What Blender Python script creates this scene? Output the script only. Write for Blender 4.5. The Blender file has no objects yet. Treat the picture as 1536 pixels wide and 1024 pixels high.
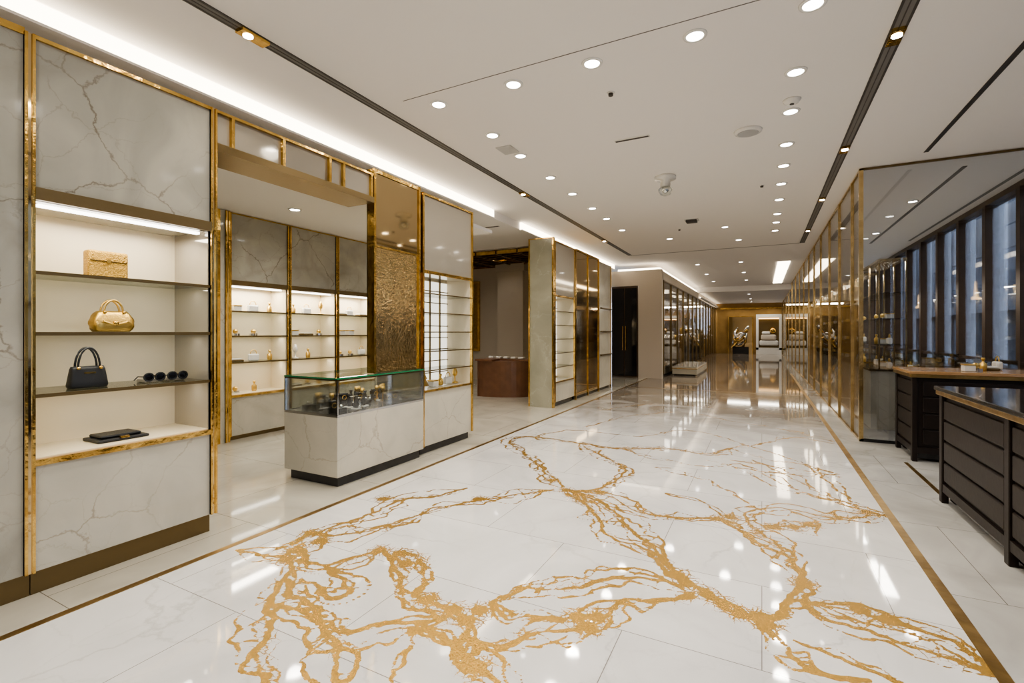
import bpy, bmesh, math, random
from mathutils import Vector, Matrix, noise, kdtree
random.seed(7)
S=bpy.context.scene
COL=bpy.context.collection
# ------------------------------------------------------------------ materials
def newmat(name):
    m=bpy.data.materials.new(name); m.use_nodes=True
    return m, m.node_tree.nodes, m.node_tree.links, m.node_tree.nodes['Principled BSDF']
def pbr(name,col,rough=.5,metal=0,coat=0,spec=.5,em=None,ems=0,bump=0,bscale=50,var=0,vscale=8):
    m,n,l,b=newmat(name)
    b.inputs['Base Color'].default_value=(*col,1); b.inputs['Roughness'].default_value=rough
    b.inputs['Metallic'].default_value=metal; b.inputs['Coat Weight'].default_value=coat
    b.inputs['Specular IOR Level'].default_value=spec
    if em: b.inputs['Emission Color'].default_value=(*em,1); b.inputs['Emission Strength'].default_value=ems
    tc=n.new('ShaderNodeTexCoord')
    if var:
        t=n.new('ShaderNodeTexNoise'); t.inputs['Scale'].default_value=vscale; t.inputs['Detail'].default_value=4
        l.new(tc.outputs['Object'],t.inputs['Vector'])
        r=n.new('ShaderNodeMixRGB'); r.inputs[1].default_value=(*[c*(1-var) for c in col],1); r.inputs[2].default_value=(*[min(1,c*(1+var)) for c in col],1)
        l.new(t.outputs['Fac'],r.inputs[0]); l.new(r.outputs[0],b.inputs['Base Color'])
    if bump:
        t=n.new('ShaderNodeTexNoise'); t.inputs['Scale'].default_value=bscale; t.inputs['Detail'].default_value=3
        l.new(tc.outputs['Object'],t.inputs['Vector'])
        bp=n.new('ShaderNodeBump'); bp.inputs['Strength'].default_value=bump; bp.inputs['Distance'].default_value=.01
        l.new(t.outputs['Fac'],bp.inputs['Height']); l.new(bp.outputs[0],b.inputs['Normal'])
    return m
def emis(name,col,s,sample=True):
    m=bpy.data.materials.new(name); m.use_nodes=True; n=m.node_tree.nodes; l=m.node_tree.links; n.clear()
    e=n.new('ShaderNodeEmission'); e.inputs[0].default_value=(*col,1); e.inputs[1].default_value=s
    o=n.new('ShaderNodeOutputMaterial'); l.new(e.outputs[0],o.inputs[0])
    if not sample: m.cycles.emission_sampling='NONE'
    return m
def glass(name,tint,refl=.06,rcol=(1,1,1),mx_=.75):
    m=bpy.data.materials.new(name); m.use_nodes=True; n=m.node_tree.nodes; l=m.node_tree.links; n.clear()
    t=n.new('ShaderNodeBsdfTransparent'); t.inputs[0].default_value=(*tint,1)
    g=n.new('ShaderNodeBsdfGlossy'); g.inputs[0].default_value=(*rcol,1); g.inputs[1].default_value=.01
    lw=n.new('ShaderNodeLayerWeight'); lw.inputs[0].default_value=.25
    mr=n.new('ShaderNodeMapRange'); mr.inputs['To Min'].default_value=refl; mr.inputs['To Max'].default_value=mx_
    mx=n.new('ShaderNodeMixShader'); o=n.new('ShaderNodeOutputMaterial')
    l.new(lw.outputs['Fresnel'],mr.inputs['Value']); l.new(mr.outputs[0],mx.inputs[0])
    l.new(t.outputs[0],mx.inputs[1]); l.new(g.outputs[0],mx.inputs[2]); l.new(mx.outputs[0],o.inputs[0]); return m
def marble(name,base,cloud,vein,vscale=1.0,rough=.12,veinw=.02,strength=.7,tiles=None,off=0,cloudscale=1.2,rot=(0.3,0.2,0.5),inlay=False,spec=.5,dist=.4,cov=(.40,.6),fine=0):
    m,n,l,b=newmat(name)
    tc=n.new('ShaderNodeTexCoord'); mp=n.new('ShaderNodeMapping'); mp.inputs['Location'].default_value=(off,off*.7,off*.3); mp.inputs['Rotation'].default_value=rot
    l.new(tc.outputs['Object'],mp.inputs[0])
    nz=n.new('ShaderNodeTexNoise'); nz.inputs['Scale'].default_value=2.2*vscale; nz.inputs['Detail'].default_value=8; nz.inputs['Roughness'].default_value=.62; l.new(mp.outputs[0],nz.inputs['Vector'])
    ad=n.new('ShaderNodeVectorMath'); ad.operation='MULTIPLY_ADD'; ad.inputs[1].default_value=(dist,dist,dist); l.new(nz.outputs['Color'],ad.inputs[0]); l.new(mp.outputs[0],ad.inputs[2])
    n2=n.new('ShaderNodeTexNoise'); n2.inputs['Scale'].default_value=1.1*vscale; n2.inputs['Detail'].default_value=3; l.new(mp.outputs[0],n2.inputs['Vector'])
    m2=n.new('ShaderNodeMapRange'); m2.inputs['From Min'].default_value=cov[0]; m2.inputs['From Max'].default_value=cov[1]; l.new(n2.outputs['Fac'],m2.inputs['Value'])
    def vein_(sc,wd,st):
        vo=n.new('ShaderNodeTexVoronoi'); vo.feature='DISTANCE_TO_EDGE'; vo.inputs['Scale'].default_value=sc; l.new(ad.outputs[0],vo.inputs['Vector'])
        cr=n.new('ShaderNodeMapRange'); cr.inputs['From Min'].default_value=0; cr.inputs['From Max'].default_value=wd; cr.inputs['To Min'].default_value=st; cr.inputs['To Max'].default_value=0
        l.new(vo.outputs['Distance'],cr.inputs['Value'])
        mu=n.new('ShaderNodeMath'); mu.operation='MULTIPLY'; l.new(cr.outputs[0],mu.inputs[0]); l.new(m2.outputs[0],mu.inputs[1]); return mu.outputs[0]
    vv=vein_(vscale,veinw,strength)
    if fine:
        v2=vein_(vscale*2.7,veinw*1.6,strength*fine); v3=vein_(vscale*.8,veinw*6,strength*.25)
        a=n.new('ShaderNodeMath'); a.operation='MAXIMUM'; l.new(vv,a.inputs[0]); l.new(v2,a.inputs[1])
        a2=n.new('ShaderNodeMath'); a2.operation='MAXIMUM'; l.new(a.outputs[0],a2.inputs[0]); l.new(v3,a2.inputs[1]); vv=a2.outputs[0]
    n3=n.new('ShaderNodeTexNoise'); n3.inputs['Scale'].default_value=cloudscale; n3.inputs['Detail'].default_value=7; n3.inputs['Distortion'].default_value=1.2; l.new(mp.outputs[0],n3.inputs['Vector'])
    m3=n.new('ShaderNodeMapRange'); m3.inputs['From Min'].default_value=.35; m3.inputs['From Max'].default_value=.7; l.new(n3.outputs['Fac'],m3.inputs['Value'])
    c1=n.new('ShaderNodeMixRGB'); c1.inputs[1].default_value=(*base,1); c1.inputs[2].default_value=(*cloud,1); l.new(m3.outputs[0],c1.inputs[0])
    c2=n.new('ShaderNodeMixRGB'); c2.inputs[2].default_value=(*vein,1); l.new(c1.outputs[0],c2.inputs[1]); l.new(vv,c2.inputs[0])
    out=c2
    if tiles:
        bt=n.new('ShaderNodeTexBrick'); bt.inputs['Scale'].default_value=1; bt.inputs['Mortar Size'].default_value=.0022
        bt.inputs['Brick Width'].default_value=tiles[0]; bt.inputs['Row Height'].default_value=tiles[1]; bt.inputs['Color1'].default_value=(1,1,1,1); bt.inputs['Color2'].default_value=(.95,.95,.955,1); bt.inputs['Mortar'].default_value=(.34,.32,.30,1)
        bt.inputs['Mortar Smooth'].default_value=0
        l.new(tc.outputs['Object'],bt.inputs['Vector'])
        c3=n.new('ShaderNodeMixRGB'); c3.blend_type='MULTIPLY'; c3.inputs[0].default_value=1; l.new(c2.outputs[0],c3.inputs[1]); l.new(bt.outputs['Color'],c3.inputs[2]); out=c3
    b.inputs['Roughness'].default_value=rough; b.inputs['Specular IOR Level'].default_value=spec
    if inlay:
        def math_(op,a,c,clamp=False):
            q=n.new('ShaderNodeMath'); q.operation=op; q.use_clamp=clamp
            for i,v in enumerate((a,c)):
                if isinstance(v,(int,float)): q.inputs[i].default_value=v
                else: l.new(v,q.inputs[i])
            return q.outputs[0]
        at=n.new('ShaderNodeAttribute'); at.attribute_name='vein'
        ac=n.new('ShaderNodeAttribute'); ac.attribute_name='core'
        sx=n.new('ShaderNodeSeparateXYZ'); l.new(tc.outputs['Object'],sx.inputs[0])
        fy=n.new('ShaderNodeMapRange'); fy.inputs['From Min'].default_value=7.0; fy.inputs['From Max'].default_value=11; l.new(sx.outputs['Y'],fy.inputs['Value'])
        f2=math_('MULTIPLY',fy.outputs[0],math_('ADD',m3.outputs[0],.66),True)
        cb=n.new('ShaderNodeMixRGB'); cb.inputs[2].default_value=(.25,.215,.175,1); l.new(f2,cb.inputs[0]); l.new(out.outputs[0],cb.inputs[1])  # grey-brown floor reflection painted into the marble colour, growing along Y
        g1=n.new('ShaderNodeTexNoise'); g1.inputs['Scale'].default_value=9; g1.inputs['Detail'].default_value=6; g1.inputs['Roughness'].default_value=.7; l.new(tc.outputs['Object'],g1.inputs['Vector'])
        dm=n.new('ShaderNodeVectorMath'); dm.operation='MULTIPLY_ADD'; dm.inputs[1].default_value=(.075,.075,0); l.new(g1.outputs['Color'],dm.inputs[0]); l.new(tc.outputs['Object'],dm.inputs[2])
        def vor(sc):
            v=n.new('ShaderNodeTexVoronoi'); v.feature='DISTANCE_TO_EDGE'; v.voronoi_dimensions='2D'; v.inputs['Scale'].default_value=sc; l.new(dm.outputs[0],v.inputs['Vector']); return v.outputs['Distance']
        g2=n.new('ShaderNodeTexNoise'); g2.inputs['Scale'].default_value=16; g2.inputs['Detail'].default_value=6; g2.inputs['Roughness'].default_value=.7; l.new(tc.outputs['Object'],g2.inputs['Vector'])
        nz2=math_('SUBTRACT',g2.outputs['Fac'],.5)
        env=math_('ADD',at.outputs['Fac'],math_('MULTIPLY',nz2,.5))
        tA=math_('MULTIPLY',math_('SUBTRACT',env,.44),.17)
        tB=math_('MULTIPLY',math_('SUBTRACT',env,.60),.45)
        mA=math_('LESS_THAN',vor(12),tA); mB=math_('LESS_THAN',vor(34),tB); mC=math_('GREATER_THAN',env,.94)
        cw=math_('ADD',ac.outputs['Fac'],math_('MULTIPLY',nz2,.30)); mD=math_('GREATER_THAN',cw,.79)
        mk=math_('MAXIMUM',math_('MAXIMUM',math_('MAXIMUM',mA,mB),mC),mD)
        ok=math_('GREATER_THAN',math_('ADD',at.outputs['Fac'],ac.outputs['Fac']),.02); mk=math_('MULTIPLY',mk,ok)
        gn=n.new('ShaderNodeTexNoise'); gn.inputs['Scale'].default_value=110; gn.inputs['Detail'].default_value=5; gn.inputs['Roughness'].default_value=.7; l.new(tc.outputs['Object'],gn.inputs['Vector'])
        gr=n.new('ShaderNodeMapRange'); gr.inputs['From Min'].default_value=.36; gr.inputs['From Max'].default_value=.66; l.new(gn.outputs['Fac'],gr.inputs['Value'])
        gc=n.new('ShaderNodeMixRGB'); gc.inputs[1].default_value=(.20,.095,.012,1); gc.inputs[2].default_value=(.82,.50,.10,1); l.new(gr.outputs[0],gc.inputs[0])
        fin=n.new('ShaderNodeMixRGB'); l.new(mk,fin.inputs[0]); l.new(cb.outputs[0],fin.inputs[1]); l.new(gc.outputs[0],fin.inputs[2])
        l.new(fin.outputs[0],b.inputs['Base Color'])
        l.new(math_('MULTIPLY',mk,.7),b.inputs['Metallic']); l.new(math_('ADD',math_('MULTIPLY',mk,.20),rough),b.inputs['Roughness'])
        bp=n.new('ShaderNodeBump'); bp.inputs['Distance'].default_value=.003; l.new(math_('MULTIPLY',mk,.9),bp.inputs['Strength']); l.new(gn.outputs['Fac'],bp.inputs['Height']); l.new(bp.outputs[0],b.inputs['Normal'])
    else:
        l.new(out.outputs[0],b.inputs['Base Color'])
    return m
def goldmat(name,c1,c2,rough,bump,scale):
    m,n,l,b=newmat(name)
    tc=n.new('ShaderNodeTexCoord'); t=n.new('ShaderNodeTexNoise'); t.inputs['Scale'].default_value=scale; t.inputs['Detail'].default_value=5; l.new(tc.outputs['Object'],t.inputs['Vector'])
    mr=n.new('ShaderNodeMapRange'); mr.inputs['From Min'].default_value=.35; mr.inputs['From Max'].default_value=.65; l.new(t.outputs['Fac'],mr.inputs['Value'])
    r=n.new('ShaderNodeMixRGB'); r.inputs[1].default_value=(*c1,1); r.inputs[2].default_value=(*c2,1); l.new(mr.outputs[0],r.inputs[0]); l.new(r.outputs[0],b.inputs['Base Color'])
    b.inputs['Metallic'].default_value=1; b.inputs['Roughness'].default_value=rough
    bp=n.new('ShaderNodeBump'); bp.inputs['Strength'].default_value=bump; bp.inputs['Distance'].default_value=.02; l.new(t.outputs['Fac'],bp.inputs['Height']); l.new(bp.outputs[0],b.inputs['Normal'])
    return m
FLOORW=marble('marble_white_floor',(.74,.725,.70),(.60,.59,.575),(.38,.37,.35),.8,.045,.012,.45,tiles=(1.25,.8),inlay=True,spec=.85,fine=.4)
FLOORC=marble('marble_cream_floor',(.52,.49,.41),(.41,.385,.32),(.35,.31,.26),.9,.07,.02,.4,tiles=(1.2,1.2),off=3,spec=.7)
FLOORP=marble('marble_pale_floor',(.54,.525,.49),(.38,.37,.345),(.3,.28,.25),.9,.06,.02,.5,tiles=(1.2,1.2),off=11,spec=.7)
FLOORB=marble('marble_brown_floor',(.28,.235,.19),(.16,.13,.105),(.5,.4,.3),1.2,.05,.03,.5,tiles=(1.2,1.2),off=5,spec=.7)
PANEL=marble('marble_grey_panel',(.42,.395,.325),(.32,.305,.255),(.13,.10,.07),1.05,.08,.008,.8,off=1.3,cloudscale=1.9,cov=(.34,.54),dist=.3,fine=.32)
PANELL=marble('marble_cream_panel',(.57,.53,.43),(.48,.45,.37),(.28,.22,.16),1.0,.12,.008,.5,off=7,cov=(.38,.6),dist=.28,fine=.3)
PANELM=marble('marble_mid_panel',(.52,.49,.405),(.43,.405,.335),(.24,.19,.13),1.1,.09,.008,.65,off=4.4,cloudscale=1.7,cov=(.35,.56),dist=.28,fine=.3)
PANELG=marble('marble_green_edge',(.40,.38,.29),(.28,.275,.21),(.55,.52,.42),2,.15,.02,.5,off=9)
GOLD=goldmat('brass_polished',(.82,.56,.19),(.58,.36,.10),.16,.35,9)
GOLDF=goldmat('brass_floor_strip',(.42,.28,.11),(.28,.18,.07),.38,.3,8)
GOLDP=goldmat('brass_pale',(.74,.57,.30),(.55,.40,.19),.22,.2,8)
BRZ=pbr('bronze_base',(.20,.145,.07),.35,.8,bump=.1,bscale=30)
BRZM=pbr('bronze_mirror',(.58,.45,.26),.05,1.0,var=.12,vscale=1)
GOLDMIR=pbr('gold_mirror',(.74,.55,.27),.14,1,bump=.4,bscale=30,var=.35,vscale=9)
GREYM=pbr('champagne_glass_panel',(.44,.40,.33),.08,.45,coat=.5,var=.05,vscale=1)
WHITE=pbr('ceiling_paint',(.80,.77,.73),.75,bump=.03,bscale=80)
CREAM=pbr('cream_lacquer',(.78,.675,.49),.35,var=.03)
BEIGE=pbr('beige_wall',(.56,.49,.40),.6,bump=.05,bscale=60)
SLOT=pbr('slot_black',(.05,.045,.04),.5,var=.1)
SLOTG=pbr('slot_grey',(.16,.15,.14),.5,var=.1)
BLACK=pbr('black_leather',(.010,.011,.013),.38,bump=.3,bscale=300)
BLK=pbr('black_gloss',(.010,.010,.012),.08,coat=.3,var=.1)
WOOD=pbr('dark_wood',(.014,.009,.007),.42,spec=.3,bump=.1,bscale=30,var=.35,vscale=12)
REDW=pbr('muted_wood',(.17,.08,.042),.35,coat=.2,var=.35,vscale=6)
BAGG=pbr('gold_leather',(.74,.49,.15),.28,.95,bump=.25,bscale=120)
BOXG=pbr('gold_fabric',(.50,.31,.08),.34,1,bump=1,bscale=150,var=.55,vscale=120)
SILV=pbr('silver',(.75,.75,.75),.15,1,var=.05)
PEARL=pbr('porcelain',(.75,.73,.68),.2,var=.05)
MESHG=pbr('gold_mesh_screen',(.42,.28,.10),.3,.85,bump=1,bscale=45,var=.6,vscale=30)
DARKW=pbr('dark_wall',(.035,.033,.032),.25,var=.3)
WINF=pbr('window_bronze',(.10,.065,.04),.35,.4,var=.15)
CONC=pbr('exterior_concrete',(.34,.35,.37),.8,bump=.4,bscale=4,var=.6,vscale=1.2)
BGW=pbr('brown_gold_wall',(.36,.22,.075),.35,.3,var=.45,vscale=1.5)
GREENE=pbr('glass_edge_green',(.02,.16,.07),.1,spec=.8,em=(.03,.25,.1),ems=.05)
GL=glass('clear_glass',(.95,.97,.96),.04)
GLD=glass('smoked_glass',(.90,.91,.93),.08)
GLW=glass('window_glass',(.9,.93,.97),.05)
GLS=glass('shelf_glass',(.55,.58,.55),.15)
GLX=glass('showcase_glass',(.93,.93,.93),.14,(.95,.93,.9),.75)
LEDM=emis('led_warm',(1,.86,.66),9.5)
LEDW=emis('led_white',(1,.95,.88),8,False)
DLM=emis('downlight_lens',(1,.95,.88),20,False)
BACKL=emis('backlit_panel',(1,.94,.80),1.8)
WARML=emis('warm_lamp',(1,.6,.25),6,False)
# ------------------------------------------------------------------ mesh builder
class B:
    def __init__(s): s.bm=bmesh.new(); s.mats=[]
    def mi(s,m):
        if m not in s.mats: s.mats.append(m)
        return s.mats.index(m)
    def box(s,x0,x1,y0,y1,z0,z1,m):
        i=s.mi(m); v=[s.bm.verts.new(p) for p in ((x0,y0,z0),(x1,y0,z0),(x1,y1,z0),(x0,y1,z0),(x0,y0,z1),(x1,y0,z1),(x1,y1,z1),(x0,y1,z1))]
        for f in ((0,3,2,1),(4,5,6,7),(0,1,5,4),(1,2,6,5),(2,3,7,6),(3,0,4,7)):
            s.bm.faces.new([v[k] for k in f]).material_index=i
    def rbox(s,x0,x1,y0,y1,z0,z1,m,r=.01,seg=2):
        i=s.mi(m); t=bmesh.new(); bmesh.ops.create_cube(t,size=1)
        for v in t.verts: v.co=Vector(((x0+x1)/2+v.co.x*(x1-x0),(y0+y1)/2+v.co.y*(y1-y0),(z0+z1)/2+v.co.z*(z1-z0)))
        bmesh.ops.bevel(t,geom=t.edges[:],offset=r,segments=seg,affect='EDGES',profile=.5)
        s.merge(t,i)
    def merge(s,t,i,mat=None,smooth=False):
        mp={}
        for v in t.verts: mp[v]=s.bm.verts.new(mat@v.co if mat else v.co)
        for f in t.faces:
            try: nf=s.bm.faces.new([mp[v] for v in f.verts]); nf.material_index=i; nf.smooth=smooth
            except ValueError: pass
        t.free()
    def cyl(s,x,y,z0,z1,r,m,r2=None,seg=24):
        i=s.mi(m); t=bmesh.new(); bmesh.ops.create_cone(t,cap_ends=True,segments=seg,radius1=r,radius2=r if r2 is None else r2,depth=z1-z0)
        s.merge(t,i,Matrix.Translation((x,y,(z0+z1)/2)),False)
    def sph(s,x,y,z,r,m,sc=(1,1,1),seg=16):
        i=s.mi(m); t=bmesh.new(); bmesh.ops.create_uvsphere(t,u_segments=seg,v_segments=seg//2+2,radius=r)
        s.merge(t,i,Matrix.Translation((x,y,z))@Matrix.Diagonal((*sc,1)),True)
    def tube(s,pts,r,m,seg=8,closed=False):
        i=s.mi(m); P=[Vector(p) for p in pts]; n=len(P); rings=[]
        for k in range(n):
            a=P[k-1] if (k>0 or closed) else P[k]; b=P[(k+1)%n] if (k<n-1 or closed) else P[k]
            t=(b-a).normalized(); up=Vector((0,0,1)) if abs(t.z)<.9 else Vector((1,0,0))
            u=t.cross(up).normalized(); w=t.cross(u).normalized()
            rings.append([s.bm.verts.new(P[k]+(u*math.cos(q*2*math.pi/seg)+w*math.sin(q*2*math.pi/seg))*r) for q in range(seg)])
        for k in range(n if closed else n-1):
            A=rings[k];C=rings[(k+1)%n]
            for q in range(seg):
                f=s.bm.faces.new((A[q],A[(q+1)%seg],C[(q+1)%seg],C[q])); f.material_index=i; f.smooth=True
        if not closed:
            for R in (rings[0],rings[-1]): s.bm.faces.new(R).material_index=i
    def lathe(s,x,y,z,prof,m,seg=20):
        i=s.mi(m); R=[]
        for r,h in prof: R.append([s.bm.verts.new((x+r*math.cos(a*2*math.pi/seg),y+r*math.sin(a*2*math.pi/seg),z+h)) for a in range(seg)])
        for A,C in zip(R,R[1:]):
            for q in range(seg):
                f=s.bm.faces.new((A[q],A[(q+1)%seg],C[(q+1)%seg],C[q])); f.material_index=i; f.smooth=True
        s.bm.faces.new(R[-1]).material_index=i; s.bm.faces.new(R[0][::-1]).material_index=i
    def done(s,name,parent=None,recalc=True):
        if recalc: bmesh.ops.recalc_face_normals(s.bm,faces=s.bm.faces)
        me=bpy.data.meshes.new(name); s.bm.to_mesh(me); s.bm.free()
        for m in s.mats: me.materials.append(m)
        o=bpy.data.objects.new(name,me); COL.objects.link(o)
        if parent: o.parent=parent
        return o
def empty(name):
    o=bpy.data.objects.new(name,None); COL.objects.link(o); return o
def area(name,loc,sx,sy,e,col=(1,.92,.78),rot=(0,0,0),parent=None):
    L=bpy.data.lights.new(name,'AREA'); L.shape='RECTANGLE'; L.size=sx; L.size_y=sy; L.energy=e; L.color=col
    o=bpy.data.objects.new(name,L); o.location=loc; o.rotation_euler=rot; COL.objects.link(o)
    if parent: o.parent=parent
    return o
CH=3.75
# ------------------------------------------------------------------ vein layout (traced in plan on the floor plane)
P=dict(
A=[(358,825),(420,832),(455,815),(500,792),(530,785),(560,770),(600,748),(650,742),(700,732)],
A2=[(440,815),(470,800),(520,800),(590,785),(660,762),(740,746),(830,735)],
B=[(850,735),(815,705),(785,680),(768,660),(800,655),(870,665),(925,672),(1000,672),(1060,680),(1095,672)],
B2=[(870,665),(905,685),(935,705),(905,730),(860,738)],
C=[(850,735),(905,757),(950,790),(985,830),(1005,855),(1040,880),(1090,910),(1140,935)],
C2=[(850,740),(890,765),(915,800),(970,825),(1010,850)],
D=[(860,735),(915,745),(960,768),(1010,775),(1080,778)],
D2=[(1080,778),(1120,800),(1170,830),(1205,860)],
E=[(1150,930),(1195,900),(1210,870),(1165,820),(1130,790),(1125,770),(1180,765),(1250,775),(1330,772)],
E2=[(1150,790),(1190,790),(1225,782)],
F=[(1140,935),(1165,960),(1180,985),(1230,1010),(1300,1022)],
G=[(1200,900),(1250,935),(1310,950),(1400,980),(1500,1015)],
G2=[(1215,905),(1290,910),(1360,935),(1430,960),(1490,1005)],
H=[(1040,890),(985,868),(930,865),(880,875),(830,885),(790,887),(735,905)],
I=[(570,822),(600,850),(615,885),(650,905),(700,930)],
I2=[(600,825),(640,840),(635,870),(620,895)],
J=[(700,960),(750,965),(800,945),(880,935),(930,905),(985,905),(1040,895)],
J2=[(740,905),(760,930),(800,925),(850,930)],
K=[(700,930),(700,960),(690,985),(725,1000),(745,1024),(750,1060)],
K2=[(620,940),(670,960),(700,990)],
L=[(440,835),(430,865),(415,890),(405,930),(398,975),(405,1024),(400,1070)],
L2=[(430,870),(455,900),(490,925),(520,948),(570,942),(620,935),(665,928)],
L3=[(415,905),(455,912),(485,935),(505,965),(500,1024),(490,1060)],
L4=[(490,850),(520,880),(500,895),(470,880),(450,870)],
M=[(450,820),(480,850),(540,835),(570,822)],
N=[(1095,672),(1140,665),(1190,655),(1250,665)],
N2=[(1095,690),(1180,700),(1260,715)],
N3=[(1110,695),(1170,722),(1240,750),(1330,775)],
N4=[(1130,690),(1200,722),(1260,750),(1325,768)],
N5=[(1100,700),(1150,725),(1220,745),(1320,772)],
N6=[(1060,690),(1130,705),(1200,712),(1255,712)],
N7=[(1095,672),(1150,690),(1210,700),(1270,745),(1330,773)],
N8=[(930,672),(990,690),(1060,700),(1110,695)],
O=[(880,640),(940,625),(1020,618),(1100,632),(1180,645),(1250,662)],
O2=[(960,655),(1030,645),(1100,660),(1190,690),(1260,712)],
O3=[(900,615),(980,606),(1080,612),(1180,622)],
O4=[(800,655),(860,645),(960,655)],
O5=[(1190,960),(1290,1000),(1380,1040)],
O6=[(590,1024),(605,985),(620,945)],
O7=[(980,700),(1060,720),(1130,760)],
O8=[(1000,740),(1060,760),(1110,790),(1140,800)],
O9=[(870,600),(960,590),(1080,596),(1190,600)])
BL=[(440,825),(428,838),(480,812),(575,748),(720,748),(850,735),(828,720),(870,742),(1078,778),(1095,775),(1060,890),(1085,905),(1110,920),(1150,935),(1140,925),(1030,875),(1015,860),(700,930),(680,915),(720,915),(715,1000),(880,940),(865,925),(895,925),(600,830),(610,845),(1190,790),(1160,790),(1215,787),(1300,768),(900,738),(570,825),(1205,875),(465,800),(640,900),(1290,915),(1330,930)]
def w(p):
    u=(p[0]-768)/720;d=1080/(p[1]-498)
    return (d*(.887*u-.4618),d*(.887+.4618*u))
def catmull(pts,step=.012):
    P=[Vector((p[0],p[1],0)) for p in pts]; P=[P[0]*2-P[1]]+P+[P[-1]*2-P[-2]]; out=[]
    for i in range(1,len(P)-2):
        p0,p1,p2,p3=P[i-1:i+3]; n=max(2,int((p2-p1).length/step))
        for k in range(n):
            t=k/n; out.append(.5*((2*p1)+(p2-p0)*t+(2*p0-5*p1+4*p2-p3)*t*t+(3*p1-p0-3*p2+p3)*t**3))
    out.append(P[-2]); return out
PTS=[];CORE=[]
def fr(p,s,q): return noise.fractal(Vector((p.x*s,p.y*s,q*5.17)),.8,2,4)
for si,(k,pts) in enumerate(P.items()):
    base=catmull([w(p) for p in pts]); n=len(base); big=k[0] not in 'NO'
    strands=[]
    amps=((.06,0,.96),(.15,.055,.90),(.15,-.06,.89),(.26,.0,.872)) if big else ((.07,0,.90),(.14,.02,.87))
    for qi,(amp,of,wt) in enumerate(amps):
        out=[]
        for i,p in enumerate(base):
            a=base[max(0,i-1)];c=base[min(n-1,i+1)]; t=(c-a).normalized(); nn=Vector((-t.y,t.x,0))
            e=min(1,i/25+.1,(n-1-i)/25+.1)
            v=p+nn*e*(of+fr(p,1.6,si*4+qi)*amp)+Vector((fr(p,9,si+qi*11),fr(p,9,si+qi*11+50),0))*.022
            out.append(v); th=1+.14*fr(p,3.5,si+qi*17+90)
            CORE.append((v,max(.858,min(1.12,wt*th))))
        strands.append(out)
    for i,p in enumerate(base[::2]):
        f=fr(p,1.7,si+200)
        PTS.append((p,max(.25,min(1.0,(.58 if big else .35)+.55*f)),.14 if big else .07))
    i=6
    while i<n-12:
        s1,s2=random.sample(range(len(strands)),2); j=max(0,min(n-1,i+random.randint(-12,12)))
        A=strands[s1][i];C=strands[s2][j]; mid=(A+C)/2+Vector((random.uniform(-.02,.02),random.uniform(-.02,.02),0))
        if (A-C).length>.02:
            for v in catmull([A,mid,C]): CORE.append((v,random.uniform(.855,.88)))
        i+=random.randint(4,12) if big else random.randint(15,30)
for q in BL: PTS.append((Vector((*w(q),0)),1.25,.16))
kd=kdtree.KDTree(len(PTS))
for i,t in enumerate(PTS): kd.insert(t[0],i)
kd.balance()
kc=kdtree.KDTree(len(CORE))
for i,t in enumerate(CORE): kc.insert(t[0],i)
kc.balance()
# ------------------------------------------------------------------ room shell
b=B()
GX0,GX1,GY0,GY1=-3.31,.93,.9,12.4
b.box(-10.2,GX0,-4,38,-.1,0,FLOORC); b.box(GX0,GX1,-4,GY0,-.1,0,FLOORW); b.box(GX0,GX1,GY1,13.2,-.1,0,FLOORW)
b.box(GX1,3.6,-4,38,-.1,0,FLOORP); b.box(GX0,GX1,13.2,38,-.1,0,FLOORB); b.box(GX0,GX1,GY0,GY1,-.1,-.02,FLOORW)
lay=b.bm.verts.layers.float.new('vein'); lc=b.bm.verts.layers.float.new('core'); rows=[]
nx=380; ys_=[GY0]
while ys_[-1]<GY1: ys_.append(min(GY1,ys_[-1]+(.011 if ys_[-1]<5.0 else .024)))
for y in ys_:
    row=[]
    for i in range(nx+1):
        x=GX0+(GX1-GX0)*i/nx; v=b.bm.verts.new((x,y,0)); e=0; q=Vector((x,y,0))
        c=0; co,idx,dist=kc.find(q)
        if dist<.2:
            for co,idx,dist in kc.find_range(q,.05): c=max(c,CORE[idx][1]*(1-dist/.08))
            for co,idx,dist in kd.find_range(q,.16):
                _,wt,rad=PTS[idx]; f=1-dist/rad
                if f>0: e=max(e,wt*f**.8)
        v[lay]=e; v[lc]=c; row.append(v)
    rows.append(row)
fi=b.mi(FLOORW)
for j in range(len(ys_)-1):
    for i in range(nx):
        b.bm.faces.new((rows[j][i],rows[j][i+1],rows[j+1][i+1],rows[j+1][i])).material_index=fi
b.done('floor',recalc=False)
b=B(); b.box(-4.4,3.6,-4,26,CH,CH+.1,WHITE); b.box(-4.4,3.6,26,38,3.5,3.6,WHITE); b.box(-4.4,3.6,25.9,26,3.5,CH+.1,WHITE)
b.box(-10.2,-4.4,-4,13.2,3.6,CH+.1,WHITE); b.box(-10.2,-4.4,13.2,38,CH,CH+.1,WHITE)
b.done('ceiling')
b=B(); b.box(-10.2,3.6,-4.2,-4,-.1,3.85,BEIGE); b.done('wall_back')
b=B(); b.box(-10.4,-10.2,-4.2,14,-.1,3.85,BEIGE); b.done('wall_left')
b=B(); b.box(-10.2,-4.5,13,13.2,0,3.6,BEIGE); b.box(-7.05,-6.2,12.6,13,0,3.3,BEIGE); b.box(-7.1,-6.15,12.55,13,3.3,3.6,BEIGE)
b.box(-9.3,-7.9,12.94,13,.9,3.1,GOLD); b.box(-9.22,-7.98,12.92,12.96,.98,3.02,MESHG); b.done('wall_rear_room')
b=B(); b.box(-4.6,-4.5,13.2,15.7,0,3.6,BEIGE); b.done('wall_alcove_side')
b=B(); b.box(-3.6,-2.85,15.9,16.1,0,3.53,BEIGE); b.done('wall_side')
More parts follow.
